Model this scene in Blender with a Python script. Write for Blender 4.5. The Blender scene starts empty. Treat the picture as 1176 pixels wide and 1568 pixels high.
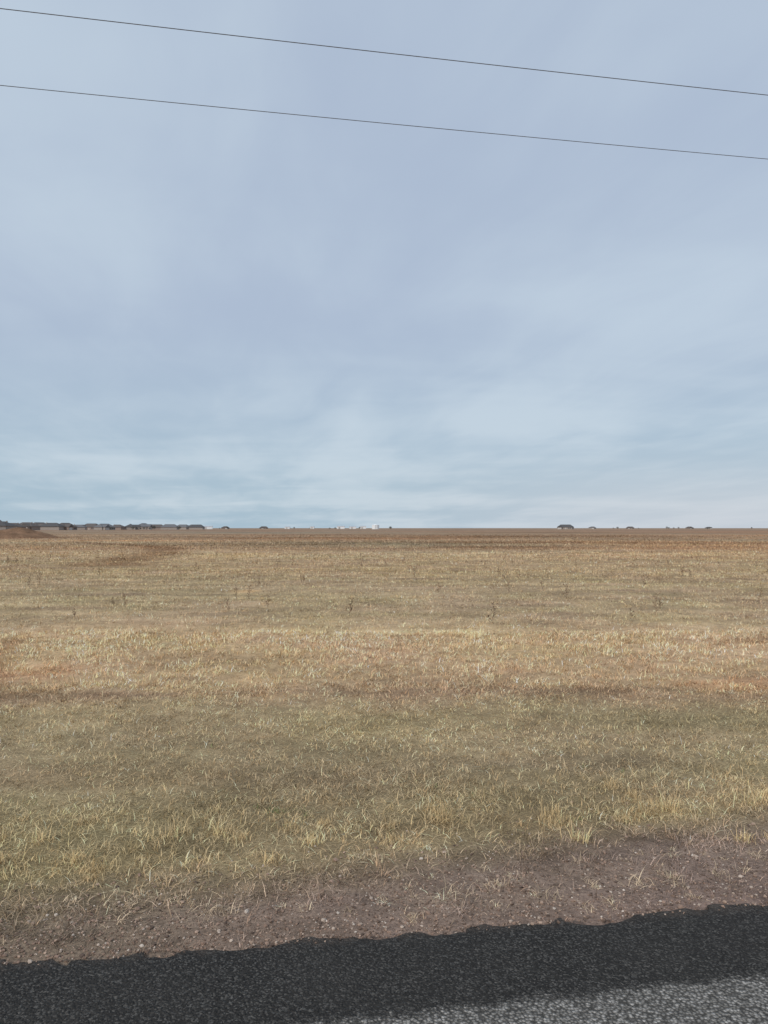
import bpy, math, numpy as np
from mathutils import Vector
rng = np.random.default_rng(7)
scene = bpy.context.scene
try:
    scene.view_settings.view_transform='Standard'; scene.view_settings.look='None'
    scene.view_settings.exposure=0; scene.view_settings.gamma=1
except Exception: pass
COL = scene.collection

# ------------------------------------------------------------ helpers
def lin(c):
    c=np.asarray(c,float)/255.0
    return np.where(c<=0.04045,c/12.92,((c+0.055)/1.055)**2.4)
def _h(ix,iy,seed):
    n=(ix.astype(np.int64)*374761393+iy.astype(np.int64)*668265263+seed*1442695041)&0xffffffff
    n=((n^(n>>13))*1274126177)&0xffffffff
    n=(n^(n>>16))&0xffffffff
    return n/4294967295.0
def vn(x,y,seed=0):
    x=np.asarray(x,float);y=np.asarray(y,float)
    ix=np.floor(x);iy=np.floor(y);fx=x-ix;fy=y-iy
    fx=fx*fx*(3-2*fx);fy=fy*fy*(3-2*fy)
    a=_h(ix,iy,seed);b=_h(ix+1,iy,seed);c=_h(ix,iy+1,seed);d=_h(ix+1,iy+1,seed)
    return (a+(b-a)*fx)*(1-fy)+(c+(d-c)*fx)*fy
def fbm(x,y,seed=0,o=4):
    s=0;a=0.5;t=0
    for i in range(o):
        s=s+a*vn(x*2**i+17.3*i,y*2**i-9.1*i,seed+i);t+=a;a*=0.5
    return s/t
def sstep(a,b,x):
    t=np.clip((x-a)/(b-a),0,1);return t*t*(3-2*t)
def make_mesh(name,verts,faces_idx,nper,col=None,mat=None,smooth=False,link=True):
    me=bpy.data.meshes.new(name)
    verts=np.asarray(verts,np.float32);fi=np.asarray(faces_idx,np.int32).ravel()
    nf=len(fi)//nper
    me.vertices.add(len(verts));me.vertices.foreach_set('co',verts.ravel())
    me.loops.add(len(fi));me.loops.foreach_set('vertex_index',fi)
    me.polygons.add(nf);me.polygons.foreach_set('loop_start',np.arange(0,nf*nper,nper,dtype=np.int32))
    try: me.polygons.foreach_set('loop_total',np.full(nf,nper,np.int32))
    except Exception: pass
    me.polygons.foreach_set('use_smooth',np.full(nf,smooth,bool))
    me.update(calc_edges=True)
    if col is not None:
        at=me.color_attributes.new(name='Col',type='FLOAT_COLOR',domain='POINT')
        c=np.ones((len(verts),4),np.float32);c[:,:3]=col
        at.data.foreach_set('color',c.ravel())
    if mat: me.materials.append(mat)
    ob=bpy.data.objects.new(name,me)
    if link: COL.objects.link(ob)
    return ob
class NT:
    def __init__(s,tree): s.t=tree;s.n=tree.nodes;s.l=tree.links
    def new(s,typ,**kw):
        nd=s.n.new(typ)
        for k,v in kw.items(): setattr(nd,k,v)
        return nd
    def link(s,a,b): s.l.new(a,b)
    def math(s,op,a,b=None,c=None,clamp=False):
        nd=s.n.new('ShaderNodeMath');nd.operation=op;nd.use_clamp=clamp
        for i,v in enumerate((a,b,c)):
            if v is None: continue
            if hasattr(v,'is_output'): s.l.new(v,nd.inputs[i])
            else: nd.inputs[i].default_value=v
        return nd.outputs[0]
    def mixc(s,f,a,b,blend='MIX'):
        nd=s.n.new('ShaderNodeMix');nd.data_type='RGBA';nd.blend_type=blend
        for i,v in ((0,f),(6,a),(7,b)):
            if hasattr(v,'is_output'): s.l.new(v,nd.inputs[i])
            elif i==0: nd.inputs[0].default_value=v
            else: nd.inputs[i].default_value=tuple(v)+((1,) if len(v)==3 else ())
        return nd.outputs[2]
    def noise(s,vec,scale,detail=4,rough=0.55,dist=0):
        nd=s.n.new('ShaderNodeTexNoise');nd.inputs['Scale'].default_value=scale
        nd.inputs['Detail'].default_value=detail;nd.inputs['Roughness'].default_value=rough
        nd.inputs['Distortion'].default_value=dist
        if vec is not None: s.l.new(vec,nd.inputs['Vector'])
        return nd.outputs['Fac']
    def mapr(s,v,a,b,c,d,smooth=False):
        nd=s.n.new('ShaderNodeMapRange');nd.clamp=True
        if smooth: nd.interpolation_type='SMOOTHSTEP'
        s.l.new(v,nd.inputs[0])
        for i,k in enumerate((a,b,c,d)): nd.inputs[i+1].default_value=k
        return nd.outputs[0]
def new_mat(name):
    m=bpy.data.materials.new(name);m.use_nodes=True
    t=NT(m.node_tree);b=m.node_tree.nodes['Principled BSDF']
    b.inputs['Roughness'].default_value=0.9
    b.inputs['Specular IOR Level'].default_value=0.15
    return m,t,b
def flat_mat(name,col,rough=0.8,var=0.15,scale=3.0):
    m,t,b=new_mat(name)
    tc=t.new('ShaderNodeTexCoord')
    n=t.noise(tc.outputs['Object'],scale)
    f=t.mapr(n,0.3,0.7,1-var,1+var)
    c=t.new('ShaderNodeVectorMath',operation='SCALE');c.inputs[0].default_value=col
    t.link(f,c.inputs['Scale']);t.link(c.outputs[0],b.inputs['Base Color'])
    b.inputs['Roughness'].default_value=rough
    return m

# ------------------------------------------------------------ terrain functions
def s_road(x,y): return y-(3.03+0.139*x)
def dirt_w(x): return np.clip(0.38+0.14*x,0.14,0.85)
def gz(x,y):
    x=np.asarray(x,float);y=np.asarray(y,float)
    s=s_road(x,y)
    z=-0.075+0.05*sstep(-0.3,-0.1,s)
    back=sstep(-8.2,-8.6,s); z=z+0.05*back
    out=sstep(0.0,1.2,s)
    z=z+0.022*(fbm(x/0.14,y/0.14,3)-0.5)*sstep(-0.05,0.1,s)
    z=z+out*(0.07*(fbm(x/0.9,y/0.9,5,3)-0.5)+0.0)
    z=z-0.05*sstep(0.2,1.6,s)+0.05*sstep(2.5,5,s)
    r=np.hypot(x,y)
    z=z+0.25*(fbm(x/25,y/25,11,3)-0.5)*sstep(15,60,r)*(1-sstep(400,900,r))
    return z
DK=np.array([2.8,3.55,4.05,4.8,5.5,6.9,7.5,8.1,9.5,12,13.6,18,30,45,58,75,110,200,400,3000])
DC=np.array([(120,101,89),(130,111,95),(153,133,98),(150,132,98),(144,126,95),(144,125,94),(148,123,96),(177,149,113),
 (183,154,117),(181,154,118),(165,142,110),(156,135,104),(158,136,104),(162,138,106),(160,132,101),(156,129,98),(152,124,95),
 (146,120,94),(142,117,95),(142,120,100)],float)
DC=lin(DC)
GAIN=np.array([1.35,1.35,1.45,1.5,1.72,1.8,1.65,1.5,1.48,1.5,1.55,1.6,1.48,1.38,1.28,1.2,1.12,1.05,1.03,1.0])
DC=DC*GAIN[:,None]*1.06
_l=DC.mean(axis=1,keepdims=True);DC=_l+(DC-_l)*0.92
TRK=np.array([(-12.6,33.5),(-13.6,39.8),(-14.3,46.7),(-17,58),(-23,72),(-36,86)],float)
TRK2=np.array([(-5.5,11),(-4.9,9.3),(-4.25,8.0),(-3.9,7.4)],float)
def trackdist(x,y,T):
    dmin=np.full(np.shape(x),1e9)
    for a,b in zip(T[:-1],T[1:]):
        ab=b-a;tt_=np.clip(((x-a[0])*ab[0]+(y-a[1])*ab[1])/ab.dot(ab),0,1)
        dmin=np.minimum(dmin,np.hypot(x-a[0]-tt_*ab[0],y-a[1]-tt_*ab[1]))
    return dmin
PATCH=[(-9,23.7,1.3,.7,(1.35,1.32,1.3)),(-3.7,19.7,.6,.5,(1.3,1.2,1.05)),
 (-40,95,26,14,(1.22,1.2,1.2)),(-9,46,2.5,6,(1.12,1.08,1.0)),(9,66,7,5,(.76,.68,.64)),(13,84,10,6,(.8,.72,.68)),(5.8,50,2.2,2.2,(1.25,1.2,1.15)),(18,46,7,3,(1.18,1.16,1.15)),
 (-12,74,9,5,(.88,.82,.78)),(40,140,30,18,(.82,.76,.72)),(-5,130,30,14,(.86,.78,.72)),(70,260,60,40,(.82,.75,.7)),
 (-62,122,9,16,(.72,.62,.58)),(-7,5.9,2.2,.6,(.88,.86,.85)),(-4.1,8.6,.7,.5,(1.0,.92,.9)),(4.2,8.0,1.4,.3,(1.05,.93,.9)),
 (2.4,6.6,1.0,.35,(.84,.86,.86)),(-1.2,7.4,.5,.15,(1.2,1.17,1.14)),(-2.2,5.2,1.3,.3,(.88,.86,.86)),(-.2,6.2,1.6,.3,(1.12,1.11,1.1)),(1.6,5.5,1.2,.25,(.9,.9,.92))]
def macro(x,y):
    x=np.asarray(x,float);y=np.asarray(y,float)
    k=np.interp(y,[3,4.5,8,20],[.139,.12,.04,.0])
    D0=y-k*x
    D=np.where(D0<6,D0-(dirt_w(x)-0.42)*(1-sstep(4.5,6,D0)),D0)
    wob=(fbm(x/2.2,y/1.2,21)-0.5)
    D=D*(1+0.14*wob)+0.5*(fbm(x/0.6,y/0.35,22)-0.5)*sstep(3,5,D)
    D=np.clip(D,2.8,3000)
    L=np.log(DK);c=np.stack([np.interp(np.log(D),L,DC[:,i]) for i in range(3)],-1)
    s1=fbm(x/6.0,y/1.6,31)-0.5; s2=fbm(x/40,y/9,33)-0.5; s3=fbm(x/0.9,y/0.5,35)-0.5
    s4=fbm(x/130,y/45,36)-0.5; s5=fbm(x/500,y/220,37)-0.5
    far=sstep(20,60,y)
    b=1+0.35*s1+0.55*s2*far+0.5*s3+0.6*s4*sstep(50,120,y)+0.5*s5*sstep(150,400,y)
    b=b*(1+0.14*np.exp(-((D0-11.9)/.35)**2)-0.20*np.exp(-((D0-7.65)/.13)**2)*sstep(.42,.6,fbm(x/1.2,y*0+2,38))
         +0.06*np.sin(D0*2*np.pi/1.45+1.5*wob)*(sstep(13,15,D0)*(1-sstep(35,50,D0))))
    c=c*b[...,None]
    red=fbm(x/30,y/12,41)-0.5+(fbm(x/160,y/60,42)-.5)*sstep(60,150,y)*1.3
    c=c*(1+np.stack([0.12*red,-0.12*red,-0.26*red],-1)*(0.35+far)[...,None])
    hue=fbm(x/1.7,y/1.1,43)-0.5
    c=c*(1+np.stack([-0.06*hue,0.04*hue,-0.14*hue],-1))
    for px,py,rx,ry,f in PATCH:
        e=np.hypot((x-px)/rx,(y-py)/ry)+0.9*(fbm(x/rx*1.5,y/ry*1.5,51)-0.5)
        w=1-sstep(0.5,1.25,e)
        c=c*(1+(np.array(f)-1)*w[...,None])
    w=1-sstep(.4,2.7,trackdist(x,y,TRK)+1.6*(fbm(x/1.5,y/3,53)-.5))
    c=c*(1+(np.array((.74,.67,.63))-1)*w[...,None])
    w=1-sstep(.08,.3,trackdist(x,y,TRK2)+.2*(fbm(x/.3,y/.3,54)-.5))
    c=c*(1+(np.array((.86,.83,.81))-1)*w[...,None])
    return np.clip(c,0.005,0.9)

# ------------------------------------------------------------ ground sheet (polar grid)
ang=np.concatenate([np.radians(np.linspace(38,142,440)),np.radians(np.linspace(142,398,72))[1:-1]])
rad=np.concatenate([[0.3],np.geomspace(0.5,9000,760)])
A,R=np.meshgrid(ang,rad)
X=R*np.cos(A);Y=R*np.sin(A);na=len(ang);nr=len(rad)
Z=gz(X,Y)
gc=macro(X,Y)
dirtmask=1-sstep(-0.05,0.3,s_road(X,Y)-dirt_w(X)+0.4*(fbm(X/.25,Y/.15,61)-0.5))
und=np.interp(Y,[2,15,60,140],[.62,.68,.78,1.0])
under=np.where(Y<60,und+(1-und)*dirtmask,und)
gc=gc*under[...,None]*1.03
V=np.stack([X,Y,Z],-1).reshape(-1,3)
i=np.arange(nr-1)[:,None];j=np.arange(na)[None,:];j2=(j+1)%na
q=np.stack([i*na+j,(i+1)*na+j,(i+1)*na+j2,i*na+j2],-1).reshape(-1,4)
m,t,b=new_mat('dry_field_soil')
at=t.new('ShaderNodeAttribute',attribute_name='Col')
tc=t.new('ShaderNodeTexCoord');o=tc.outputs['Object']
n1=t.noise(o,60,5,0.8);n2=t.noise(o,7,4,0.65);n3=t.noise(o,0.5,6,0.8)
f=t.math('MULTIPLY',t.mapr(n1,0.3,0.7,0.5,1.5),t.mapr(n2,0.3,0.7,0.78,1.22))
f=t.math('MULTIPLY',f,t.mapr(n3,0.3,0.7,0.7,1.3))
sc=t.new('ShaderNodeVectorMath',operation='SCALE');t.link(at.outputs['Color'],sc.inputs[0]);t.link(f,sc.inputs['Scale'])
t.link(sc.outputs[0],b.inputs['Base Color'])
bp=t.new('ShaderNodeBump');bp.inputs['Strength'].default_value=0.9;bp.inputs['Distance'].default_value=0.025
n4=t.noise(o,80,4,0.75);hh=t.math('ADD',t.math('MULTIPLY',n4,0.6),n2)
t.link(hh,bp.inputs['Height']);t.link(bp.outputs[0],b.inputs['Normal'])
b.inputs['Roughness'].default_value=1.0;b.inputs['Specular IOR Level'].default_value=0.05
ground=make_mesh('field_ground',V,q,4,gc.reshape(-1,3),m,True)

# ------------------------------------------------------------ road
d=np.array([1,0.139]);d/=np.linalg.norm(d);nrm=np.array([-d[1],d[0]])
tt=np.concatenate([-np.geomspace(400,7,60),np.arange(-6.99,7,0.008),np.geomspace(7,400,60)])
base=np.array([0,3.03])
edge=0.10*(fbm(tt/0.35,tt*0,71,2)-0.5)+0.09*(fbm(tt/0.11,tt*0+3,72,3)-0.5)+0.07*(fbm(tt/1.3,tt*0+5,73,2)-0.5)
edge+=0.035*(vn(tt/0.22,tt*0+8,75)>0.62)*1.0-0.012
rows=[(0.012,-0.05,0),(0.004,-0.012,0),(-0.006,-0.002,0),(-0.02,0.0,0),(-0.1,0.0,.6),(-0.3,0.002,1),(-0.6,0.004,1),(-1.5,0.01,1),(-3.5,0.03,1),(-5.5,0.01,1),(-7.0,0.0,1),(-7.02,-0.06,1)]
RV=[]
for off,z,w in rows:
    e=edge*(1-w)+off
    p=base[None,:]+tt[:,None]*d+e[:,None]*nrm
    zz=np.full(len(tt),z)+(0.004*(fbm(tt/0.3,tt*0+off,77)-0.5) if off>-7 else 0)
    RV.append(np.column_stack([p,zz]))
RV=np.vstack(RV);n=len(tt)
i=np.arange(len(rows)-1)[:,None];j=np.arange(n-1)[None,:]
rq=np.stack([i*n+j,(i+1)*n+j,(i+1)*n+j+1,i*n+j+1],-1).reshape(-1,4)
m,t,b=new_mat('chip_seal_asphalt')
tc=t.new('ShaderNodeTexCoord');o=tc.outputs['Object']
sx=t.new('ShaderNodeSeparateXYZ');t.link(o,sx.inputs[0])
wn=t.noise(o,5,3,0.6);wn2=t.noise(o,60,4,0.8)
dd=t.math('SUBTRACT',sx.outputs['Y'],t.math('MULTIPLY',sx.outputs['X'],0.165))
dd=t.math('SUBTRACT',dd,2.525)
dd=t.math('ADD',dd,t.math('MULTIPLY',t.math('SUBTRACT',wn,0.5),0.10))
dd=t.math('ADD',dd,t.math('MULTIPLY',t.math('SUBTRACT',wn2,0.5),0.22))
mask=t.mapr(dd,-0.03,0.03,1,0,True)
vo=t.new('ShaderNodeTexVoronoi');vo.inputs['Scale'].default_value=85;t.link(o,vo.inputs['Vector'])
vo2=t.new('ShaderNodeTexVoronoi');vo2.inputs['Scale'].default_value=150;t.link(o,vo2.inputs['Vector'])
sp=t.new('ShaderNodeSeparateColor');t.link(vo.outputs['Color'],sp.inputs[0])
sp2=t.new('ShaderNodeSeparateColor');t.link(vo2.outputs['Color'],sp2.inputs[0])
stone=t.math('POWER',sp.outputs[0],1.8)
gap=t.mapr(vo.outputs['Distance'],0.3,0.65,1,0.3)
blk=t.mixc(t.math('MULTIPLY',t.math('POWER',sp2.outputs[0],4.0),0.8),(0.024,0.0225,0.021),(0.14,0.133,0.122))
blk=t.mixc(t.mapr(t.noise(o,2.5,4,0.6),0.4,0.75,0,0.35),blk,(0.055,0.051,0.046))
lt=t.mixc(stone,(0.19,0.178,0.160),(0.46,0.435,0.40))
ltm=t.new('ShaderNodeVectorMath',operation='SCALE');t.link(lt,ltm.inputs[0]);t.link(gap,ltm.inputs['Scale'])
c=t.mixc(mask,blk,ltm.outputs[0])
ed=t.math('SUBTRACT',t.math('SUBTRACT',sx.outputs['Y'],t.math('MULTIPLY',sx.outputs['X'],0.139)),3.03)
dust=t.mapr(t.math('ADD',ed,t.math('MULTIPLY',t.math('SUBTRACT',t.noise(o,18,5,0.7),0.5),0.22)),-0.06,0.06,0,0.55,True)
c=t.mixc(dust,c,(0.11,0.085,0.068))
t.link(c,b.inputs['Base Color'])
bp=t.new('ShaderNodeBump');bp.inputs['Strength'].default_value=1.0;bp.inputs['Distance'].default_value=0.006
h=t.math('ADD',t.mapr(vo.outputs['Distance'],0.0,0.7,1,0),t.math('MULTIPLY',t.mapr(vo2.outputs['Distance'],0,0.7,1,0),0.5))
t.link(h,bp.inputs['Height']);t.link(bp.outputs[0],b.inputs['Normal'])
b.inputs['Roughness'].default_value=0.9;b.inputs['Specular IOR Level'].default_value=0.15
make_mesh('asphalt_road',RV,rq[:,::-1],4,None,m,True)

# ------------------------------------------------------------ grass
def grass_mat(name):
    m,t,b=new_mat(name)
    at=t.new('ShaderNodeAttribute',attribute_name='Col')
    t.link(at.outputs['Color'],b.inputs['Base Color'])
    b.inputs['Roughness'].default_value=0.7
    return m
GM=grass_mat('dry_grass_blades')
TINT=np.array([(1.0,1.0,1.0),(1.4,1.4,1.44),(0.74,0.75,0.69),(1.02,0.92,0.84),(0.52,0.49,0.46),(1.12,1.09,1.0)])
TW=np.array([.29,.22,.11,.14,.15,.09])
def blades(cx,cy,K,spread,Lmean,wid,lean,col,near=True,lvar=0.35):
    n=len(cx);N=n*K
    rep=lambda a:np.repeat(np.broadcast_to(a,(n,)),K)
    bx=rep(cx)+rng.normal(size=N)*rep(spread);by=rep(cy)+rng.normal(size=N)*rep(spread)
    bz=gz(bx,by)-0.004
    L=rep(Lmean)*np.clip(rng.normal(1,lvar,N),0.3,2.2)
    w=rep(wid)*rng.uniform(0.6,1.3,N)
    az=rng.uniform(0,2*np.pi,N)
    th=np.clip(rep(lean)+rng.normal(0,0.3,N),0.03,1.45)
    H=L*np.cos(th);Rr=L*np.sin(th)
    dx=np.cos(az);dy=np.sin(az);wa=az+np.pi/2+rng.normal(0,0.6,N);wx=np.cos(wa)*w/2;wy=np.sin(wa)*w/2
    c=np.repeat(col,K,axis=0)*np.clip(rng.normal(1,0.28,N),0.4,1.9)[:,None]
    if near:
        P=np.empty((N,5,3))
        P[:,0]=np.column_stack([bx-wx,by-wy,bz]);P[:,1]=np.column_stack([bx+wx,by+wy,bz])
        mx_=bx+dx*Rr*.38;my_=by+dy*Rr*.38;mz=bz+H*.68
        P[:,2]=np.column_stack([mx_+wx*.85,my_+wy*.85,mz]);P[:,3]=np.column_stack([mx_-wx*.85,my_-wy*.85,mz])
        P[:,4]=np.column_stack([bx+dx*Rr,by+dy*Rr,bz+H])
        tri=np.array([[0,1,2],[0,2,3],[3,2,4]])
        cc=np.repeat(c[:,None,:],5,axis=1)
        nv=5
    else:
        P=np.empty((N,3,3))
        P[:,0]=np.column_stack([bx-wx,by-wy,bz]);P[:,1]=np.column_stack([bx+wx,by+wy,bz])
        P[:,2]=np.column_stack([bx+dx*Rr,by+dy*Rr,bz+H])
        tri=np.array([[0,1,2]]);cc=np.repeat(c[:,None,:],3,axis=1);nv=3
    F=(tri[None]+(np.arange(N)*nv)[:,None,None]).reshape(-1,3)
    return P.reshape(-1,3),F,cc.reshape(-1,3)
def merge(parts,name,mat):
    Vs=[];Fs=[];Cs=[];o=0
    for v,f,c in parts:
        Vs.append(v);Fs.append(f+o);Cs.append(c);o+=len(v)
    return make_mesh(name,np.vstack(Vs),np.vstack(Fs),3,np.clip(np.vstack(Cs),0,0.85),mat,False)
def scatter(y0,y1,dens,wf=0.64,wp=1.8):
    W=wf*y1+wp;n=int((y1-y0)*2*W*dens)
    x=rng.uniform(-W,W,n);y=rng.uniform(y0,y1,n)
    k=np.abs(x)<wf*y+wp
    return x[k],y[k]
def tints(n):
    return TINT[rng.choice(len(TINT),n,p=TW)]
parts=[]
GB=1.08
for y0,y1,dn,K,near in [(2.3,5.2,820,7,True),(5.2,8,520,7,True),(8,12,230,7,True),(12,18,105,6,False),(18,30,44,6,False),(30,50,15,6,False),(50,95,4.5,6,False),(95,190,.7,6,False)]:
    x,y=scatter(y0,y1,dn)
    s=s_road(x,y)-dirt_w(x)
    edge_n=1.3*(fbm(x/.35,y/.2,81)-0.5)
    p=sstep(-0.25,0.75,s+edge_n)*1.0+0.06*(s_road(x,y)>0.05)
    p*=0.35+1.3*sstep(0.35,0.62,fbm(x/.45,y/.35,83))
    if y0>=50: p*=1-sstep(90,185,y)*.8
    k=rng.random(len(x))<p; x=x[k];y=y[k]
    kk=np.interp(y,[3,4.5,8,20],[.139,.12,.04,.0]);D=y-kk*x+0.9*(fbm(x/1.0,y/.6,85)-0.5)
    L=np.interp(D,[3.0,3.6,4.3,4.9,5.6,7.3,7.9,9,13,15,30,60,90,180],[.035,.042,.05,.043,.034,.036,.055,.062,.062,.055,.08,.12,.15,.2])
    L=L*(0.6+0.8*fbm(x/.4,y/.4,87))
    wid=np.maximum(0.0030,0.00066*y)
    lean=np.interp(D,[3,4.3,5.5,7.4,8.2,13,14,30],[1.2,1.12,1.22,1.22,1.08,1.08,1.12,.95])
    blot=1+0.85*(fbm(x/.3,y/.22,89,3)-.5)+0.45*(fbm(x/1.1,y/.5,90,3)-.5)
    col=macro(x,y)*GB*tints(len(x))*(blot*np.clip(rng.normal(1,.18,len(x)),.5,1.6))[:,None]
    parts.append(blades(x,y,K,np.maximum(.02,.0035*y),L,wid,lean,col,near))
x,y=scatter(3,8,420)
s=s_road(x,y)-dirt_w(x);k=(s_road(x,y)>0.04)&(rng.random(len(x))<0.12+0.88*sstep(-.2,.5,s));x=x[k];y=y[k]
col=macro(x,y)*tints(len(x))*1.45
parts.append(blades(x,y,3,.05,.06,.0027,1.38,col,True))
merge(parts,'dry_grass',GM)

# distinct golden bunch-grass tufts
parts=[]
T=[(.375,4.40,1.4),(.33,4.38,1.2),(-1.15,4.18,1.1),(-.93,4.2,1.2),(-.8,4.12,.8),(1.6,4.54,1.3),(1.75,4.6,1.2),(2.3,4.62,1.5),(2.45,4.55,1.1),(1.0,4.45,1.0),(-1.9,4.1,.9),(-2.0,3.85,.8),(-.4,4.05,.8),(.05,4.1,.7),(-1.45,3.75,.8)]
for _ in range(45):
    xx=rng.uniform(-5,5);T.append((xx,4.25+.14*xx+rng.normal()*.3,rng.uniform(.4,.85)))
for _ in range(110):
    yy=rng.uniform(5.2,13);T.append((rng.uniform(-.75,.75)*yy,yy,rng.uniform(.3,.55)))
T=np.array(T)
col=lin((208,182,138))*1.1*np.clip(rng.normal(1,.13,len(T)),.6,1.4)[:,None]
far=T[:,1]>5.2
col[far]=macro(T[far,0],T[far,1])*rng.uniform(.7,1.4,far.sum())[:,None]
parts.append(blades(T[:,0],T[:,1],80,.028*T[:,2]+.012,.08*T[:,2],.0027,.75,col,True))
S=[(.33,3.42,1),(.25,3.38,.8),(.74,3.40,.9),(1.19,3.52,1),(-1.12,3.2,1),(-.8,3.24,1),(-.7,3.26,.8),(-1.5,3.22,1),(1.62,3.6,.8),(.0,3.36,.6),(.5,3.47,.7),(-.35,3.3,.5)]
for _ in range(130):
    xx=rng.uniform(-4,4);S.append((xx,3.03+.139*xx+rng.uniform(.15,.85),rng.uniform(.25,.65)))
S=np.array(S);col=lin((196,174,146))*1.1*np.clip(rng.normal(1,.2,len(S)),.5,1.4)[:,None]
parts.append(blades(S[:,0],S[:,1],50,.04*S[:,2],.068*S[:,2],.0026,1.3,col,True))
G=np.column_stack([rng.normal(-.62,.10,14),rng.normal(4.52,.04,14)])
G=np.vstack([G,np.column_stack([rng.uniform(-3,4,20),rng.uniform(4.2,6.5,20)])])
parts.append(blades(G[:,0],G[:,1],8,.02,.035,.0028,.8,np.tile(lin((126,138,88)),(len(G),1)),True))
merge(parts,'bunch_grass',GM)

# ------------------------------------------------------------ gravel on the shoulder
phi=(1+5**.5)/2
ico=np.array([(-1,phi,0),(1,phi,0),(-1,-phi,0),(1,-phi,0),(0,-1,phi),(0,1,phi),(0,-1,-phi),(0,1,-phi),(phi,0,-1),(phi,0,1),(-phi,0,-1),(-phi,0,1)])/1.9
icf=np.array([(0,11,5),(0,5,1),(0,1,7),(0,7,10),(0,10,11),(1,5,9),(5,11,4),(11,10,2),(10,7,6),(7,1,8),(3,9,4),(3,4,2),(3,2,6),(3,6,8),(3,8,9),(4,9,5),(2,4,11),(6,2,10),(8,6,7),(9,8,1)])
N=16000
gx=rng.uniform(-4,4.5,N);so=np.abs(rng.normal(0,1,N))*(.22+.5*dirt_w(gx));gy=3.03+.139*gx+so+rng.normal(0,.01,N)
r=np.clip(rng.lognormal(math.log(.0038),.42,N),.0022,.013)
P=ico[None]*rng.uniform(.6,1.35,(N,12,1))*(r[:,None]*np.ones(3))[:,None,:]*np.array([1,1,.7])
a=rng.uniform(0,6.28,N);ca,sa=np.cos(a),np.sin(a)
P=np.stack([P[...,0]*ca[:,None]-P[...,1]*sa[:,None],P[...,0]*sa[:,None]+P[...,1]*ca[:,None],P[...,2]],-1)
P[...,0]+=gx[:,None];P[...,1]+=gy[:,None];P[...,2]+=(np.where(so<0.02,0.0,gz(gx,gy))+r*.35)[:,None]
pal=lin(np.array([(138,116,102),(112,94,82),(158,136,120),(168,152,138),(94,80,72),(184,172,160)]))
gcl=pal[rng.choice(6,N,p=[.30,.24,.2,.11,.1,.05])]*rng.uniform(.8,1.3,N)[:,None]
F=(icf[None]+(np.arange(N)*12)[:,None,None]).reshape(-1,3)
m,t,b=new_mat('gravel_stone');at=t.new('ShaderNodeAttribute',attribute_name='Col');t.link(at.outputs['Color'],b.inputs['Base Color'])
make_mesh('shoulder_gravel',P.reshape(-1,3),F,3,np.repeat(gcl,12,axis=0),m,False)

# ------------------------------------------------------------ dry weeds
def weed_mesh(h,seed):
    rg=np.random.default_rng(seed);vs=[];fs=[]
    def seg(p0,p1,r0,r1):
        p0=np.array(p0);p1=np.array(p1);ax=p1-p0;ax/=np.linalg.norm(ax)
        u=np.cross(ax,[.3,.9,.2]);u/=np.linalg.norm(u);v=np.cross(ax,u);b=len(vs)
        for p,r in((p0,r0),(p1,r1)):
            for k in range(3): vs.append(p+r*(u*math.cos(k*2.094)+v*math.sin(k*2.094)))
        for k in range(3):
            k2=(k+1)%3;fs.append((b+k,b+k2,b+3+k2));fs.append((b+k,b+3+k2,b+3+k))
    p=np.zeros(3);steps=7
    for i in range(steps):
        q=p+np.array([rg.normal()*.02,rg.normal()*.02,h/steps])*np.array([h*2,h*2,1])
        seg(p,q,.0045*(1-i/9),.0045*(1-(i+1)/9))
        if i>0:
            for _ in range(rg.integers(2,4)):
                a=rg.uniform(0,6.28);l=h*rg.uniform(.12,.32)*(1-i/steps*.5)
                e=p+np.array([math.cos(a)*l*.7,math.sin(a)*l*.7,l*.75]);seg(p,e,.003,.002)
                for _ in range(3):
                    a2=rg.uniform(0,6.28);e2=e+np.array([math.cos(a2),math.sin(a2),.8])*l*.22;seg(e,e2,.004,.006)
        p=q
    return np.array(vs),np.array(fs)
WV=[];WF=[];WC=[];o=0
spots=[(5.2,14.2,.42),(-7.0,13.2,.3),(-.9,30,.7),(-10,26,.5),(8.6,17,.3),(-5.4,15.5,.3),(1.0,24,.45),(3.2,19,.3),(-14,40,.8),(11,36,.7)]
for _ in range(80):
    yy=rng.uniform(12,45);spots.append((rng.uniform(-.7,.7)*yy,yy,rng.uniform(.12,.3)*(1+yy/50)))
for k,(x_,y_,h_) in enumerate(spots):
    v,f=weed_mesh(h_,k);v=v+np.array([x_,y_,float(gz(x_,y_))])
    WV.append(v);WF.append(f+o);o+=len(v);WC.append(np.tile(lin((104,84,66))*rng.uniform(.7,1.7),(len(v),1)))
make_mesh('dry_weeds',np.vstack(WV),np.vstack(WF),3,np.vstack(WC),GM,False)

# ------------------------------------------------------------ dirt mound (far left)
u=np.linspace(-1,1,60);UX,UY=np.meshgrid(u,u)
def mound(name,cx,cy,rx,ry,h,seed):
    e=np.hypot(UX,UY)
    z=h*np.clip(1-e**1.6,0,1)*(0.55+0.9*fbm(UX*2.5,UY*2.5,seed))-0.25
    x=cx+UX*rx;y=cy+UY*ry
    c=lin((124,98,78))*(0.7+0.6*fbm(UX*5,UY*5,seed+3))[...,None]
    i=np.arange(59)[:,None];j=np.arange(59)[None,:]
    qq=np.stack([i*60+j,i*60+j+1,(i+1)*60+j+1,(i+1)*60+j],-1).reshape(-1,4)
    return make_mesh(name,np.stack([x,y,z],-1).reshape(-1,3),qq,4,c.reshape(-1,3),ground.data.materials[0],True)
mound('dirt_mound',-65,132,7,8,1.7,5)
mound('dirt_mound',-74,128,8,7,1.5,8)

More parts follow.
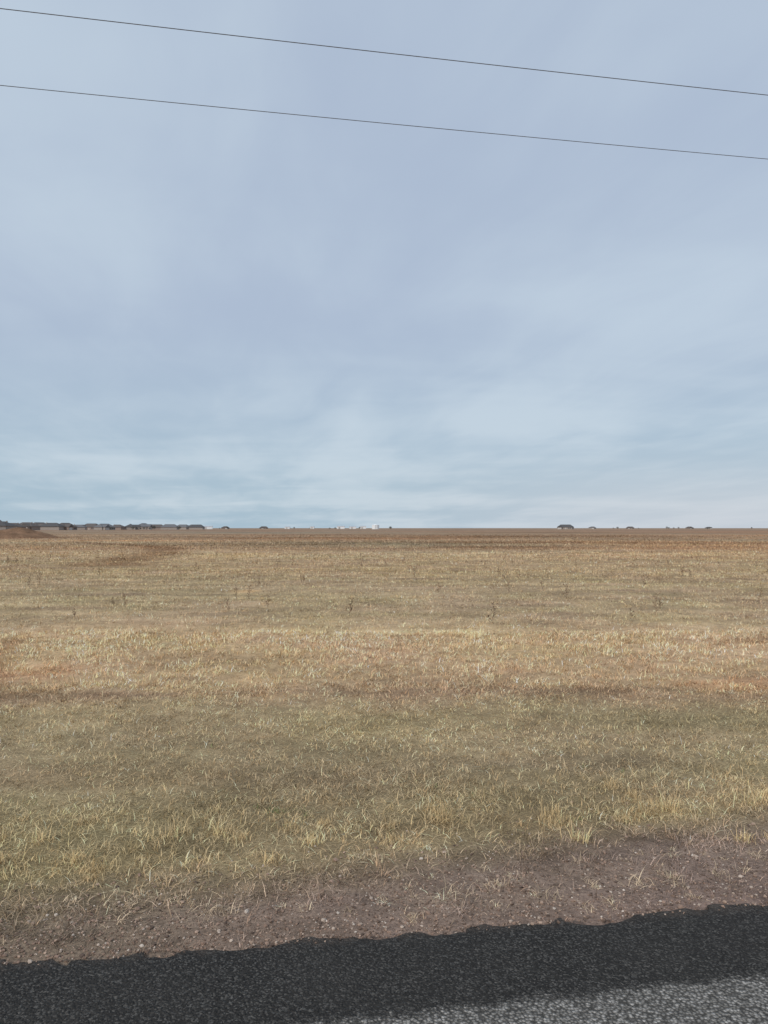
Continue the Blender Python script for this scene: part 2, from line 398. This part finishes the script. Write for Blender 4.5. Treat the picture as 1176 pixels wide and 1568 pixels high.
# ------------------------------------------------------------ distant houses
roofM=[flat_mat('roof_shingle_dark',(.10,.098,.10),.9),flat_mat('roof_shingle_brown',(.13,.115,.108),.9),flat_mat('roof_shingle_grey',(.16,.16,.168),.9)]
wallM=[flat_mat('brick_wall_tan',(.34,.30,.27)),flat_mat('brick_wall_red',(.29,.23,.20)),flat_mat('siding_pale',(.55,.53,.5))]
glassM=flat_mat('window_glass_dark',(.04,.05,.06),.2);doorM=flat_mat('door_paint',(.5,.48,.46),.6);whiteM=flat_mat('white_metal_panel',(.78,.79,.8),.5,.06)
greyM=flat_mat('metal_roof_grey',(.45,.47,.5),.5)
def boxes(name,lst,mat):
    vs=[];fs=[]
    for (x0,x1,y0,y1,z0,z1) in lst:
        b=len(vs);vs+=[(x0,y0,z0),(x1,y0,z0),(x1,y1,z0),(x0,y1,z0),(x0,y0,z1),(x1,y0,z1),(x1,y1,z1),(x0,y1,z1)]
        fs+=[(b,b+3,b+2,b+1),(b+4,b+5,b+6,b+7),(b,b+1,b+5,b+4),(b+1,b+2,b+6,b+5),(b+2,b+3,b+7,b+6),(b+3,b,b+4,b+7)]
    me=bpy.data.meshes.new(name);me.from_pydata(vs,[],fs);me.materials.append(mat);me.update();return me
def hip(name,x0,x1,y0,y1,z,h,mat,inset=None,ext=None):
    ins=(y1-y0)/2 if inset is None else inset;ym=(y0+y1)/2
    vs=[(x0,y0,z),(x1,y0,z),(x1,y1,z),(x0,y1,z),(x0+ins,ym,z+h),(x1-ins,ym,z+h)]
    fs=[(0,1,5,4),(2,3,4,5),(1,2,5),(3,0,4),(0,3,2,1)]
    if ext:
        ex0,ex1,ey,eh=ext;b=len(vs);xm=(ex0+ex1)/2
        vs+=[(ex0,ey,z),(ex1,ey,z),(xm,ey,z+eh),(xm,ym,z+eh),(ex0,ym,z+.01),(ex1,ym,z+.01)]
        fs+=[(b,b+2,b+3,b+4),(b+1,b+5,b+3,b+2),(b,b+1,b+2)]
    me=bpy.data.meshes.new(name);me.from_pydata(vs,[],fs);me.materials.append(mat);me.update();return me
def child(name,me,par):
    ob=bpy.data.objects.new(name,me);COL.objects.link(ob);ob.parent=par;return ob
variants=[]
for vi in range(6):
    w=[17,19,15,21,16,18][vi];dp=11;wm=wallM[vi%3 if vi%3<2 else 0];rm=roofM[vi%3]
    gx0=-w/2+1 if vi%2 else w/2-7.5
    parts_=[('walls',boxes('walls',[(-w/2,w/2,-dp/2,dp/2,-.5,2.9),(gx0,gx0+6.5,-dp/2-3,-dp/2-.005,-.5,2.9)],wm)),
     ('roof',hip('roof',-w/2-.6,w/2+.6,-dp/2-.6,dp/2+.6,2.905,[3.0,3.6,2.7,3.8,3.2,3.4][vi],rm,4.2 if vi%2 else 5.5,(gx0-.5,gx0+7,-dp/2-3.6,2.4))),
     ('garage_door',boxes('garage_door',[(gx0+.8,gx0+5.7,-dp/2-3.04,-dp/2-3.003,0,2.3)],doorM)),
     ('windows',boxes('windows',[(k-.7,k+.7,-dp/2-.04,-dp/2-.003,.9,2.2) for k in ((-w/4,0,) if gx0>0 else (w/4+.8,w/4+4.2-1.2))],glassM)),
     ('front_door',boxes('front_door',[(.9,1.9,-dp/2-.04,-dp/2-.003,0,2.1)] if gx0>0 else [(1.2,2.2,-dp/2-.04,-dp/2-.003,0,2.1)],doorM)),
     ('chimney',boxes('chimney',[(w/4-.4,w/4+.4,.5,1.3,3.5,6.2)],wm))]
    variants.append(parts_)
def house(x,y,vi,rot,sc=1.0,z=-.1):
    e=bpy.data.objects.new('brick_house',None);COL.objects.link(e);e.location=(x,y,z);e.rotation_euler=(0,0,rot);e.scale=(sc,)*3
    for nm,me in variants[vi]: child(nm,me,e)
for px in list(range(-60,310,20)):
    D=np.interp(px,[-60,0,100,200,320],[480,540,620,730,900])*rng.uniform(.95,1.08)
    house((px-588)/1133*D,D,int(rng.integers(0,6)),rng.uniform(-.5,.5)+rng.choice([0,1.57,3.14]),rng.uniform(.85,1.12))
for px,D,s in [(345,1300,.8),(404,1500,.8),(866,1050,1.0),(907,1350,.8),(965,1400,.7),(1056,1400,.7),(1085,1500,.7)]:
    house((px-588)/1133*D,D,int(rng.integers(0,6)),rng.uniform(-.6,.6),s)
def gable(name,w,dp,h,rh,mat):
    vs=[(-w/2-.3,-dp/2-.3,h),(w/2+.3,-dp/2-.3,h),(w/2+.3,dp/2+.3,h),(-w/2-.3,dp/2+.3,h),(-w/2-.3,0,h+rh),(w/2+.3,0,h+rh)]
    me=bpy.data.meshes.new(name);me.from_pydata(vs,[],[(0,1,5,4),(2,3,4,5),(1,2,5),(3,0,4),(0,3,2,1)]);me.materials.append(mat);return me
def warehouse(x,y,w,dp,h,rot):
    e=bpy.data.objects.new('metal_warehouse',None);COL.objects.link(e);e.location=(x,y,-.1);e.rotation_euler=(0,0,rot)
    child('walls',boxes('walls',[(-w/2,w/2,-dp/2,dp/2,-.5,h)],whiteM),e)
    child('roof',gable('roof',w,dp,h+.005,1.3,greyM),e)
    child('roller_doors',boxes('roller_doors',[(kx-1.8,kx+1.8,-dp/2-.05,-dp/2-.003,0,min(3.6,h-.6)) for kx in np.arange(-w/2+4,w/2-3,7)],doorM),e)
for px,D,w,h in [(318,1100,14,3.8),(440,1500,10,3.6),(478,1500,8,4.2),(522,1400,14,4.6),(540,1450,12,4.0),(556,1500,12,5),(262,1000,10,3.5)]:
    warehouse((px-588)/1133*D,D,w,10,h,rng.uniform(-.2,.2))
def lathe(name,prof,seg,mat,smooth=True):
    vs=[];fs=[]
    for r_,z_ in prof:
        for k in range(seg): vs.append((r_*math.cos(2*math.pi*k/seg),r_*math.sin(2*math.pi*k/seg),z_))
    for i_ in range(len(prof)-1):
        for k in range(seg):
            k2=(k+1)%seg;fs.append((i_*seg+k,i_*seg+k2,(i_+1)*seg+k2,(i_+1)*seg+k))
    me=bpy.data.meshes.new(name);me.from_pydata(vs,[],fs);me.materials.append(mat)
    for p_ in me.polygons: p_.use_smooth=smooth
    return me
e=bpy.data.objects.new('water_storage_tank',None);COL.objects.link(e);e.location=((575-588)/1133*1050,1050,-.1)
child('shell',lathe('shell',[(5.2,-.5),(5.2,6.0)],40,whiteM),e)
child('roof',lathe('roof',[(5.35,5.85),(5.35,6.02),(3,6.5),(.5,6.9),(.45,7.2),(.01,7.25)],40,whiteM),e)
child('ladder',boxes('ladder',[(-.3,-.22,-5.35,-5.28,0,6.2),(.22,.3,-5.35,-5.28,0,6.2)]+[(-.21,.21,-5.34,-5.29,z_,z_+.05) for z_ in np.arange(.3,6.0,.4)],greyM),e)

# ------------------------------------------------------------ distant tree mass
TP=[];TC=[]
def tree_pts(x,y,h):
    n=220
    u=rng.normal(size=(n,3));u/=np.linalg.norm(u,axis=1)[:,None]
    rr=rng.uniform(.5,1,n)[:,None]*(0.75+.5*rng.random((n,1)))
    c=u*rr*np.array([h*.48,h*.48,h*.36])+np.array([x,y,h*.62])
    a=rng.normal(size=(n,3,3))*h*.07
    return (c[:,None,:]+a).reshape(-1,3)
for px in np.concatenate([rng.uniform(0,300,24),rng.uniform(300,600,12),rng.uniform(850,1180,9),[860,864,869,873]]):
    D=rng.uniform(1000,1600) if px>300 else rng.uniform(650,900)
    if 858<px<875: D=1050
    h=rng.uniform(2.0,4.2); x_=(px-588)/1133*D
    v=tree_pts(x_,D,h)
    w=.18;tr=np.array([(x_-w,D,-.3),(x_+w,D,-.3),(x_,D,h*.8),(x_,D-w,-.3),(x_,D+w,-.3),(x_,D,h*.8)])
    TP.append(v);TP.append(tr);cc=np.repeat(lin((108,107,100))*rng.uniform(.6,1.3,(len(v)//3,1)),3,axis=0);TC.append(cc);TC.append(np.tile(lin((80,70,60)),(6,1)))
v=np.vstack(TP);make_mesh('distant_trees',v,np.arange(len(v)),3,np.vstack(TC),GM,False)

# ------------------------------------------------------------ overhead wires and poles (poles stand out of frame)
wireM=flat_mat('wire_weathered_aluminium',(.13,.13,.135),.6);woodM=flat_mat('pole_wood',(.16,.12,.09),.9,.3,8)
wd=np.array([1,.176]);wd/=np.linalg.norm(wd)
def wire(icpt):
    cu=bpy.data.curves.new('power_line','CURVE');cu.dimensions='3D';cu.bevel_depth=.0065;cu.bevel_resolution=2
    for sgn in (-1,0,1):
        sp_=cu.splines.new('POLY');ts=np.linspace(-45,45,61);sp_.points.add(60)
        for i_,t_ in enumerate(ts):
            p=np.array([0,icpt])+wd*(t_+sgn*90);sp_.points[i_].co=(p[0],p[1],9.65+.7*(t_/45)**2,1)
    cu.materials.append(wireM);ob=bpy.data.objects.new('power_line',cu);COL.objects.link(ob)
wire(12.28);wire(14.45)
for sgn in (-1,1):
    e=bpy.data.objects.new('utility_pole',None);COL.objects.link(e)
    p=np.array([0,13.36])+wd*45*sgn;e.location=(p[0],p[1],0);e.rotation_euler=(0,0,math.atan2(wd[1],wd[0]))
    child('pole',lathe('pole',[(.17,-.5),(.12,10.8),(.01,10.82)],16,woodM),e)
    child('crossarm',boxes('crossarm',[(-.2,-.125,-1.25,1.25,10.08,10.2)],woodM),e)
    for sy in (-1.07,1.07):
        o_=child('insulator',lathe('insulator',[(.05,0),(.06,.04),(.03,.07),(.055,.1),(.02,.14)],12,greyM),e);o_.location=(-.16,sy,10.21)

# ------------------------------------------------------------ world: Nishita sky with a thin high overcast
el=math.radians(40);azs=math.radians(215)
w=bpy.data.worlds.new('World');scene.world=w;w.use_nodes=True
t=NT(w.node_tree);t.n.clear()
sky=t.new('ShaderNodeTexSky',sky_type='NISHITA');sky.sun_disc=False;sky.sun_elevation=el;sky.sun_rotation=azs
sky.air_density=1;sky.dust_density=1.5;sky.ozone_density=1.5
b1=t.new('ShaderNodeBackground');b1.inputs[1].default_value=.1;t.link(sky.outputs[0],b1.inputs[0])
tc=t.new('ShaderNodeTexCoord');sx=t.new('ShaderNodeSeparateXYZ');t.link(tc.outputs['Generated'],sx.inputs[0])
zc=t.math('ADD',t.math('MAXIMUM',sx.outputs['Z'],0),.08)
cxn=t.math('DIVIDE',sx.outputs['X'],zc);cyn=t.math('DIVIDE',sx.outputs['Y'],zc)
def vec(a,b_,ox=0):
    cb=t.new('ShaderNodeCombineXYZ');t.link(a,cb.inputs[0]);t.link(b_,cb.inputs[1]);cb.inputs[2].default_value=ox;return cb.outputs[0]
vA=vec(t.math('MULTIPLY',cxn,.9),t.math('MULTIPLY',cyn,.30),1.7)
vB=vec(t.math('MULTIPLY',cxn,.45),t.math('MULTIPLY',cyn,1.0),5.2)
vC=vec(t.math('ADD',t.math('MULTIPLY',cxn,1.2),t.math('MULTIPLY',cyn,.3)),t.math('MULTIPLY',cyn,.5),9.1)
nA=t.noise(vA,.9,4,.5,.3);nB=t.noise(vB,.75,4,.5,.4);nC=t.noise(vC,2.0,5,.55,.5)
mixn=t.math('ADD',t.math('ADD',t.math('MULTIPLY',nA,.42),t.math('MULTIPLY',nB,.38)),t.math('MULTIPLY',nC,.20))
cl=t.mapr(mixn,.38,.63,0,1,True)
dark=tuple(lin((176,191,212)));pale=tuple(lin((194,209,224)))
ccol=t.mixc(cl,dark,pale)
hz=t.mapr(sx.outputs['Z'],0.0,.30,1,0,True)
lowd=tuple(lin((170,193,209)));lowp=tuple(lin((198,213,224)))
low=t.mixc(t.mapr(mixn,.39,.61,0,1,True),lowd,lowp)
ccol=t.mixc(hz,ccol,low)
rt=t.math('MULTIPLY',t.mapr(sx.outputs['X'],-.15,.45,0,1,True),t.mapr(sx.outputs['Z'],0,.13,1,0,True))
ccol=t.mixc(t.math('MULTIPLY',rt,.7),ccol,tuple(lin((208,212,220))))
b2=t.new('ShaderNodeBackground');t.link(ccol,b2.inputs[0]);b2.inputs[1].default_value=1
mx=t.new('ShaderNodeMixShader');mx.inputs[0].default_value=.94;t.link(b1.outputs[0],mx.inputs[1]);t.link(b2.outputs[0],mx.inputs[2])
out=t.new('ShaderNodeOutputWorld');t.link(mx.outputs[0],out.inputs[0])

# ------------------------------------------------------------ sun (soft through thin cloud)
sd=bpy.data.lights.new('sun','SUN');sd.energy=2.2;sd.angle=math.radians(14);sd.color=(1,.94,.86)
so_=bpy.data.objects.new('sun',sd);COL.objects.link(so_)
sv=Vector((math.sin(azs)*math.cos(el),math.cos(azs)*math.cos(el),math.sin(el)))
so_.rotation_euler=sv.to_track_quat('Z','Y').to_euler()

# ------------------------------------------------------------ camera
cd=bpy.data.cameras.new('camera');cd.sensor_fit='VERTICAL';cd.sensor_height=36;cd.lens=26.0;cd.clip_end=20000;cd.clip_start=.05
co=bpy.data.objects.new('camera',cd);COL.objects.link(co);co.location=(0,0,1.65);co.rotation_euler=(math.radians(91.24),0,0)
scene.camera=co
